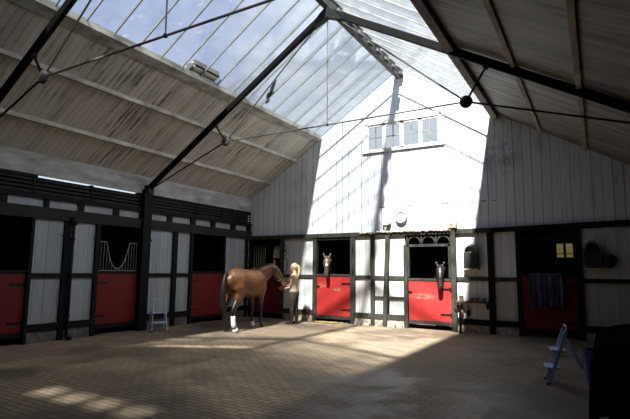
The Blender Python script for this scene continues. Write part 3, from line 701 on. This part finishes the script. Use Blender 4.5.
# ------------------------------------------------------------------ the woman
def woman(loc, rz):
    """faces local +y"""
    root = thing('person', 'blonde woman in beige top and dark breeches reaching to the bay horse', 'person', loc, rz)
    b = MB(); X = (1,0,0)
    # trunk, neck, head
    b.loft([((0,0,.84),.15,.11),((0,0,.92),.175,.13),((0,.005,1.02),.145,.105),((0,.01,1.10),.13,.095),((0,.015,1.22),.15,.11),((0,.01,1.34),.165,.11),((0,-.005,1.42),.16,.085),((0,-.01,1.46),.08,.06),((0,-.005,1.50),.052,.054),((0,.01,1.56),.05,.055),((0,.015,1.60),.045,.05)], 16, X)
    b.ball((0,.025,1.645), .072, .092, .112, 16, 12)
    b.loft([((0,.10,1.665),.012),((0,.126,1.633),.015),((0,.108,1.622),.012)], 8)          # nose
    b.loft([((-.026,.098,1.588),.010),((0,.110,1.588),.013),((.026,.098,1.588),.010)], 8)   # mouth
    b.ball((0,.09,1.556), .026, .026, .02, 8, 6)                                            # chin
    for s in (-1,1): b.ball((s*.074,.015,1.635), .010, .02, .03, 8, 6)
    # legs
    for s in (-1, 1):
        o = .04 if s < 0 else -.05
        b.loft([((.085*s,0,.90),.095,.115),((.09*s,.0,.78),.088,.10),((.085*s,o*.3,.62),.072,.08),((.08*s,o*.6,.49),.055,.062),((.08*s,o*.8,.38),.054,.06),((.08*s,o*.9-.005,.28),.05,.056),((.08*s,o-.005,.16),.035,.04),((.08*s,o,.06),.036,.042)], 12, X)
        b.loft([((.08*s,o-.05,.045),.03,.035),((.08*s,o+.02,.045),.036,.038),((.085*s,o+.10,.03),.04,.026),((.085*s,o+.17,.024),.028,.018)], 10, X)
    # arms: both reach forward; right arm supports beneath
    A = {-1: [((-.165,-.01,1.40),.045),((-.195,.01,1.27),.042),((-.185,.04,1.13),.034),((-.15,.19,1.08),.030),((-.10,.33,1.06),.022)],
         1: [((.165,-.01,1.40),.045),((.20,.02,1.27),.042),((.19,.08,1.13),.034),((.14,.22,1.04),.030),((.09,.35,1.01),.022)]}
    for s in (-1, 1):
        b.loft(A[s], 10)
        w0 = Vector(A[s][-1][0]); d = (w0-Vector(A[s][-2][0])).normalized(); sd = Vector((1,0,0)); sd = (sd - d*sd.dot(d)).normalized(); up = sd.cross(d)
        b.loft([(w0-d*.01,.024,.018),(w0+d*.04,.036,.016),(w0+d*.085,.038,.014)], 10, tuple(sd))
        for k, ln in enumerate((.062,.075,.07,.055)):
            f0 = w0+d*.075+sd*(-.029+.0195*k)
            b.loft([(f0,.009),(f0+d*ln*.5-up*.004,.0085),(f0+d*ln*.85-up*.018,.0078),(f0+d*ln-up*.03,.006)], 7)
        t0 = w0+d*.025-s*sd*.028
        b.loft([(t0,.011),(t0+d*.03-s*sd*.025+up*.004,.0095),(t0+d*.06-s*sd*.03+up*.006,.007)], 7)
    o = b.build('body', M['skin'], root, smooth=True)
    rm = o.modifiers.new('remesh', 'REMESH'); rm.mode = 'VOXEL'; rm.voxel_size = .0065; rm.use_smooth_shade = True
    sm = o.modifiers.new('smooth', 'SMOOTH'); sm.factor = .4; sm.iterations = 2
    def cloth(name, mb, mat, vs=.009):
        c = mb.build(name, mat, root, smooth=True)
        r_ = c.modifiers.new('remesh', 'REMESH'); r_.mode = 'VOXEL'; r_.voxel_size = vs; r_.use_smooth_shade = True
        s_ = c.modifiers.new('smooth', 'SMOOTH'); s_.factor = .5; s_.iterations = 3
        return c
    t = MB(); t.loft([((0,0,.93),.185,.14),((0,.005,1.02),.158,.118),((0,.01,1.10),.143,.108),((0,.025,1.22),.163,.128),((0,.015,1.32),.172,.122),((0,0,1.40),.165,.098),((0,-.005,1.445),.10,.072)], 18, X)
    for s in (-1, 1): t.loft([((s*.13,-.01,1.385),.06),((s*.175,-.005,1.365),.058),((s*.192,.0,1.31),.054)], 12)
    cloth('sleeveless_top', t, M['top'])
    q = MB(); q.loft([((0,0,.96),.165,.125),((0,0,.90),.185,.14),((0,-.005,.83),.175,.135),((0,0,.79),.14,.11)], 18, X)
    for s in (-1, 1):
        o_ = .04 if s < 0 else -.05
        q.loft([((.085*s,0,.90),.10,.125),((.09*s,.0,.78),.095,.108),((.085*s,o_*.3,.62),.079,.087),((.08*s,o_*.6,.49),.062,.069),((.08*s,o_*.8,.36),.06,.066)], 14, X)
    cloth('breeches', q, M['breeches'])
    for s in (-1, 1):
        o_ = .04 if s < 0 else -.05; k = MB()
        k.loft([((.08*s,o_*.8,.43),.064,.07),((.08*s,o_*.9,.36),.066,.072),((.08*s,o_*.95-.005,.26),.06,.066),((.08*s,o_-.005,.14),.047,.052),((.08*s,o_-.005,.07),.047,.056),((.08*s,o_-.005,.0),.045,.06)], 14, X)
        k.loft([((.08*s,o_-.055,.04),.04,.042),((.08*s,o_+.03,.045),.045,.045),((.085*s,o_+.11,.036),.048,.034),((.085*s,o_+.19,.028),.034,.025)], 12, X)
        cloth('boot', k, M['boot'])
    h = MB(); h.ball((0,-.005,1.668), .086, .10, .105, 16, 12); h.loft([((0,-.09,1.69),.03),((0,-.135,1.68),.035),((0,-.15,1.60),.040),((0,-.145,1.50),.038),((0,-.13,1.40),.028),((0,-.12,1.33),.008)], 12)
    for s in (-1,1): h.loft([((s*.05,.06,1.735),.02),((s*.078,.03,1.69),.022),((s*.08,-.01,1.65),.025)], 8)
    cloth('ponytail_hair', h, M['blonde'], .008)
    for s in (-1, 1): MB().ball((s*.030,.108,1.648), .010, .007, .008, 8, 6).build('eye', M['eye'], root, smooth=True)
    return root
woman((-7.74, 12.0, 0), math.radians(100))

# ------------------------------------------------------------------ stepladders
def stepladder(label, loc, rz):
    """front (steps) faces local -y"""
    t = thing('stepladder', label, 'stepladder', loc, rz, group='small folding stepladders')
    H = .74
    for s in (-1, 1):
        MB().bar((s*.19,-.25,0),(s*.14,.0,H), .022, .05, (0,1,0)).build('front_leg', M['alu'], t, bevel=.004)
        MB().bar((s*.20,.30,0),(s*.16,.02,.62), .02, .03, (0,1,0)).build('rear_leg', M['alu'], t, bevel=.004)
        MB().tube([(s*.18,-.13,.42),(s*.185,.10,.40)], .006, 6).build('stay', M['alu'], t)
        MB().box(s*.20-.02,s*.20+.02,-.285,-.235,0,.03).build('rubber_foot', M['rubber'], t)
        MB().box(s*.20-.018,s*.20+.018,.28,.32,0,.03).build('rubber_foot', M['rubber'], t)
    for z, y in ((.22,-.18),(.46,-.10)):
        MB().box(-.18,.18,y-.10,y+.10,z-.012,z+.018).build('step', M['alu'], t, bevel=.006)
    MB().tube([(-.19,.22,.16),(.19,.22,.16)], .008, 6).build('rear_brace', M['alu'], t)
    MB().tube([(-.15,.0,H-.02),(-.155,.01,H+.04),(-.12,.012,H+.065),(0,.014,H+.06),(.12,.012,H+.065),(.155,.01,H+.04),(.15,.0,H-.02)], .012, 8).build('handle_hoop', M['alu'], t, smooth=True)
    return t
stepladder('pale folding stepladder against the left wall by the second red door', (-9.70, 8.70, 0), math.radians(58))
stepladder('pale blue folding stepladder standing alone on the floor at the right', (-.46, 7.86, 0), math.radians(-80))

# ------------------------------------------------------------------ left wall drainpipe
dp = thing('drainpipe', 'black iron pipe with bulbous head running down the left wall', 'pipe', (XL+.12, 6.50, 0))
MB().tube([(0,0,.06),(0,-.0,2.55)], .035, 12).build('pipe', M['iron'], dp, smooth=True)
MB().lathe([(.03,-.12),(.075,-.06),(.09,.0),(.075,.07),(.03,.11)], (0,0,2.60), 'Z', 14).build('pipe_head', M['iron'], dp, smooth=True)
MB().tube([(0,0,.12),(.03,0,.06),(.10,0,.035)], .045, 12).ball((.10,0,.05),.07,.07,.05).build('pipe_shoe', M['iron'], dp, smooth=True)
for z in (.5, 1.4, 2.2): MB().lathe([(.045,-.03),(.05,0),(.045,.03)], (0,0,z), 'Z', 12).box(-.12,0,-.02,.02,z-.02,z+.02).build('pipe_bracket', M['iron'], dp)

# ------------------------------------------------------------------ things on the back wall
ck = thing('wall_clock', 'round white wall clock with grey rim high above the beam', 'clock', (-4.76, YB-.0, 3.08))
MB().lathe([(.001,0),(.17,0),(.18,-.03),(.17,-.09),(.145,-.095),(.135,-.07),(.001,-.07)], (0,0,0), 'Y', 28).build('case', M['zinc'], ck, smooth=True)
MB().lathe([(.001,-.074),(.132,-.074),(.132,-.066),(.001,-.066)], (0,0,0), 'Y', 28).build('face', M['white_enamel'], ck)
MB().bar((0,-.078,0),(-.03,-.078,.055),.008,.004,(0,1,0)).bar((0,-.078,0),(.075,-.078,.03),.006,.004,(0,1,0)).build('hands', M['iron'], ck)
lp = thing('wall_lamp', 'small pale lamp on a stubby dark stem above the beam, left of the clock', 'lamp', (-5.17, YB-.06, 2.69))
MB().box(-.10,-.02,-.03,.03,0,.2).build('stem', M['zinc'], lp, bevel=.006)
MB().prism([(-.16,.25),(-.11,.19),(0,.18),(.10,.24),(.10,.27),(-.16,.28)], -.07, .05).build('shade', M['white_enamel'], lp, bevel=.006)
MB().box(-.04,.07,-.06,.02,.03,.09).build('socket', M['iron'], lp, bevel=.008)

def archbox(label, loc, inner='brass'):
    t = thing('wall_box', label, 'box', loc, group='arched boxes on the back wall')
    arc = [(.17*math.cos(a), .22+.17*math.sin(a)) for a in [PI*k/14 for k in range(15)]]
    MB().prism([(-.17,-.26),(.17,-.26)]+arc, -.05, .0).build('back_plate', M[inner], t)
    MB().prism([(-.18,-.26),(.18,-.26),(.18,.17),(-.18,.17)], -.17, -.04).build('body', M['dark_metal'], t, bevel=.01)
    ar = MB(); n = 14
    for k in range(n):
        a0, a1 = PI*k/n, PI*(k+1)/n
        ar.rings([[(rr*math.cos(a), yy, .19+rr*math.sin(a)) for rr, a in ((.145,a0),(.185,a0),(.185,a1),(.145,a1))] for yy in (-.16,.0)])
    ar.build('arched_hood', M['zinc'], t, smooth=False)
    MB().box(-.19,.19,-.18,-.0,-.29,-.255).build('bottom_lip', M['rubble'], t)
    return t
archbox('black arched box on the white panel right of the fretwork door', (-2.84, YB-.01, 1.90))
archbox('black arched box on the far right panel, with a bag beside it', (-.08, YB-.01, 1.93), 'iron')
tag(MB().loft([((.12,YB-.10,1.83),.04,.09),((.20,YB-.11,1.85),.09,.15),((.30,YB-.11,1.82),.09,.16),((.37,YB-.10,1.80),.03,.08)], 14, (0,1,0)).tube([(.14,YB-.05,1.95),(.24,YB-.04,2.05),(.34,YB-.05,1.93)], .012).build('hanging_bag', M['iron'], smooth=True), 'round black bag hung beside the far right arched box', 'bag')

# shelf with tins
sh = thing('shelf', 'narrow wooden shelf between the two posts right of the fretwork door', 'shelf', (-2.83, YB-.01, .78))
MB().box(-.40,.40,-.20,0,-.02,.02).build('board', M['wood'], sh)
for x in (-.34,.34): MB().prism([(0,-.02),(-.16,-.02),(0,-.2)], x-.015, x+.015, 'X').build('bracket', TB, sh)
pts = [(-3.12,.055,.14,'tallest brown pot at the left end of the shelf'),(-2.86,.048,.09,'first low brown tin on the shelf, right of the tall pot'),(-2.72,.048,.095,'middle low brown tin on the shelf'),(-2.57,.045,.085,'rightmost low brown tin on the shelf')]
for (x, rr, h, lab) in pts:
    t = thing('tin', lab, 'tin', (x, YB-.11, .80), group='tins on the shelf')
    MB().lathe([(.001,0),(rr,0),(rr,h*.85),(rr*.95,h*.9),(rr*.01,h*.9)], n=16).build('can', M['tin'], t, smooth=False)
    MB().lathe([(.001,h*.9),(rr*1.04,h*.9),(rr*1.04,h),(.001,h)], n=16).build('lid', M['wood'], t)
for x, z, lab, sc_ in [(-3.12,.56,'rusty hoof pick hanging under the shelf, nearest the post',1.0),(-2.97,.57,'dark brush hanging under the shelf, right of the hoof pick',1.2)]:
    t = thing('hanging_brush' if sc_ > 1 else 'hoof_pick', lab, 'brush' if sc_ > 1 else 'hoof pick', (x, YB-.05, z))
    MB().tube([(0,0,.13),(0,-.01,.0)], .014).build('handle', M['tin'], t, smooth=True)
    MB().ball((0,-.01,-.08), .045*sc_, .03, .09, 10, 8).build('head', M['tin'] if sc_ == 1 else M['dark_metal'], t, smooth=True)
    MB().tube([(0,.05,.14),(0,0,.15),(0,0,.12)], .006, 6).build('hook', M['iron'], t)
# pump-like iron post standing at the base
ip = thing('iron_bollard', 'short black iron post standing right of the fretwork door', 'post', (-3.12, YB-.30, 0))
MB().lathe([(.05,0),(.05,.04),(.03,.05),(.03,.66),(.05,.68),(.055,.72),(.03,.76),(.001,.78)], n=12).build('shaft', M['iron'], ip, smooth=False)
MB().tube([(0,0,.70),(-.10,0,.72),(-.14,0,.80)], .014).build('arm', M['iron'], ip)

# bridle and rope hanging beside the corner stall
br = thing('bridle', 'black bridle and looped rope hanging on the post behind the woman', 'bridle', (-8.74, YB-.09, 0))
MB().tube([(0,0,2.42),(.06,-.01,2.34),(.09,-.01,2.24),(.03,-.01,2.16),(-.02,-.01,2.24),(.01,0,2.36)], .013, 6).tube([(.03,-.01,2.2),(.11,-.01,2.1),(.05,-.01,2.02)], .012, 6).build('headpiece', M['iron'], br, smooth=True)
MB().tube([(0,0,1.98),(.09,-.01,1.92),(.13,-.01,1.75),(.12,-.01,1.58),(.04,-.01,1.46)], .013, 6).build('rope', M['iron'], br, smooth=True)
MB().tube([(0,.015,2.42),(0,-.01,2.42),(0,-.02,2.46)], .01, 6).build('hook', M['iron'], br)
MB().tube([(0,.015,1.98),(0,-.01,1.98),(0,-.02,2.02)], .01, 6).build('hook', M['iron'], br)
# chain on the post right of door 5
tag(MB().tube([(-6.30,YB-.085,2.35),(-6.27,YB-.10,2.25),(-6.30,YB-.09,2.12)], .012, 6).build('tie_rope', M['iron']), 'short dark rope end high on the post right of the star-faced horse', 'rope')
ch = MB().tube([(-6.30,YB-.085,1.78),(-6.26,YB-.11,1.65),(-6.27,YB-.10,1.50),(-6.31,YB-.085,1.46)], .012, 6)
tag(ch.build('tie_rope', M['iron']), 'longer dark tie rope just above the mid rail, right of the star-faced horse', 'rope')

# rug over door 7
def rug():
    mb = MB(); NX, NZ = 44, 30; P = []
    import random as _r
    def pt(i, j, off):
        u_ = i/NX; v_ = j/NZ
        x = -1.45 + .70*u_; s_ = v_*1.1                      # length along the cloth from inside top
        fold = .035*math.sin(u_*19+1.2*math.sin(v_*3)) + .018*math.sin(u_*37+2) + .02*noise.noise((u_*4, v_*3, 0))
        drop = .82 + .05*math.sin(u_*7+.5) - .06*abs(u_-.5)
        if v_ < .18: z = 1.535 - (.18-v_)/.18*.30; y = YB+.075
        elif v_ < .26: t = (v_-.18)/.08; z = 1.535+.02*math.sin(PI*t); y = YB+.075 - .16*t
        else:
            t = (v_-.26)/.74; z = 1.535 - t*drop; y = YB-.085 - t*.03 + fold*min(1, t*3)*-.8 - .03
        x += .02*math.sin(v_*9+u_*3)*(v_) + (u_-.5)*.06*v_
        return (x, y-off, z+off*.3)
    n0 = 0
    for off in (0, .008):
        for j in range(NZ+1):
            for i in range(NX+1): mb.v.append(pt(i, j, off))
    K = (NX+1)*(NZ+1)
    for j in range(NZ):
        for i in range(NX):
            a = j*(NX+1)+i; mb.f.append((a, a+1, a+NX+2, a+NX+1)); mb.f.append((K+a, K+a+NX+1, K+a+NX+2, K+a+1))
    for j in range(NZ):
        for i in (0, NX):
            a = j*(NX+1)+i; mb.f.append((a, a+NX+1, K+a+NX+1, K+a))
    for i in range(NX):
        for j in (0, NZ):
            a = j*(NX+1)+i; mb.f.append((a, a+1, K+a+1, K+a))
    return mb
tag(rug().build('horse_rug', M['rug'], smooth=True), 'crumpled blue-grey horse rug slung over the shadowed red door', 'rug')

# ------------------------------------------------------------------ right foreground: covered cart, drum
ct = thing('covered_cart', 'low cart under a black tarpaulin at the right edge of the view', 'cart', (.46, 6.44, 0))
MB().box(-.46,.46,-.68,.68,.60,.66).build('deck', M['wood'], ct)
for sx in (-.40,.40):
    for sy in (-.62,.62): MB().box(sx-.04,sx+.04,sy-.04,sy+.04,0,.63).build('leg', M['wood'], ct)
def tarp():
    mb = MB(); NX, NY = 40, 48; K = (NX+1)*(NY+1)
    def pt(i, j, off):
        a = i/NX*2-1; b = j/NY*2-1
        x = a*.66; y = b*.95; e = max(abs(a), abs(b))
        top = .92+.10*a+.05*math.cos(b*2) + .035*noise.noise((a*2.2, b*2.6, 1)) + .03*math.sin(a*5+b*9) - .22*min(e,.85)**4
        if e > .80:
            t = (e-.80)/.20; z = top*(1-t)+ (.16+.04*math.sin(a*9+b*11))*t; k = (.80+.12*math.sin(t*PI/2)+.015*math.sin(a*14+b*17)*t)/e; x *= k; y *= k
        else: z = top
        return (x, y, z+off)
    for off in (0, .01):
        for j in range(NY+1):
            for i in range(NX+1): mb.v.append(pt(i, j, off))
    for j in range(NY):
        for i in range(NX):
            a = j*(NX+1)+i; mb.f.append((a, a+1, a+NX+2, a+NX+1)); mb.f.append((K+a, K+a+NX+1, K+a+NX+2, K+a+1))
    for j in range(NY):
        for i in (0, NX): a = j*(NX+1)+i; mb.f.append((a, a+NX+1, K+a+NX+1, K+a))
    for i in range(NX):
        for j in (0, NY): a = j*(NX+1)+i; mb.f.append((a, a+1, K+a+1, K+a))
    return mb
tarp().build('tarpaulin', M['tarp'], ct, smooth=True)
MB().box(-.34,.34,-.5,.5,.66,.74).build('load', M['tarp'], ct, bevel=.04)
dr = thing('blue_drum', 'blue plastic tub standing behind the left end of the covered cart', 'tub', (-.02, 7.62, 0))
MB().lathe([(.001,0),(.17,0),(.21,.50),(.225,.50),(.225,.53),(.20,.53),(.17,.05),(.001,.05)], n=24).build('tub', M['blue'], dr, smooth=False)
MB().tube([(-.21,0,.5),(-.23,-.03,.38),(-.22,-.05,.3),(-.21,-.1,.33)], .01).build('handle', M['zinc'], dr)

tag(box(-1.16, -.40, 5.05, 6.02, -.01, .012).build('floor_slab', M['stone'], bevel=.004), 'pale rectangular slab set in the pavers at the lower right', 'slab')
tag(box(-7.9, -6.35, YB-.62, YB-.54, 0, .012).build('threshold_strip', M['rubble'], bevel=.003), 'thin pale strip along the floor before the sunlit red door', 'strip')

# straw at the foot of door 5
st = MB(); rnd = random.Random(11)
for k in range(420):
    x = rnd.triangular(-7.65, -6.35, -7.2); y = YB-.06-abs(rnd.gauss(0,.09)); z = rnd.uniform(.004,.03); a = rnd.uniform(0, PI); l = rnd.uniform(.03,.08)
    dx, dy = math.cos(a)*l, math.sin(a)*l
    st.bar((x,y,z),(x+dx,y+dy*.6,z+rnd.uniform(-.002,.01)), .008, .004)
tag(st.build('straw', M['straw']), 'scattered yellow straw along the foot of the sunlit red door', 'straw', kind='stuff')
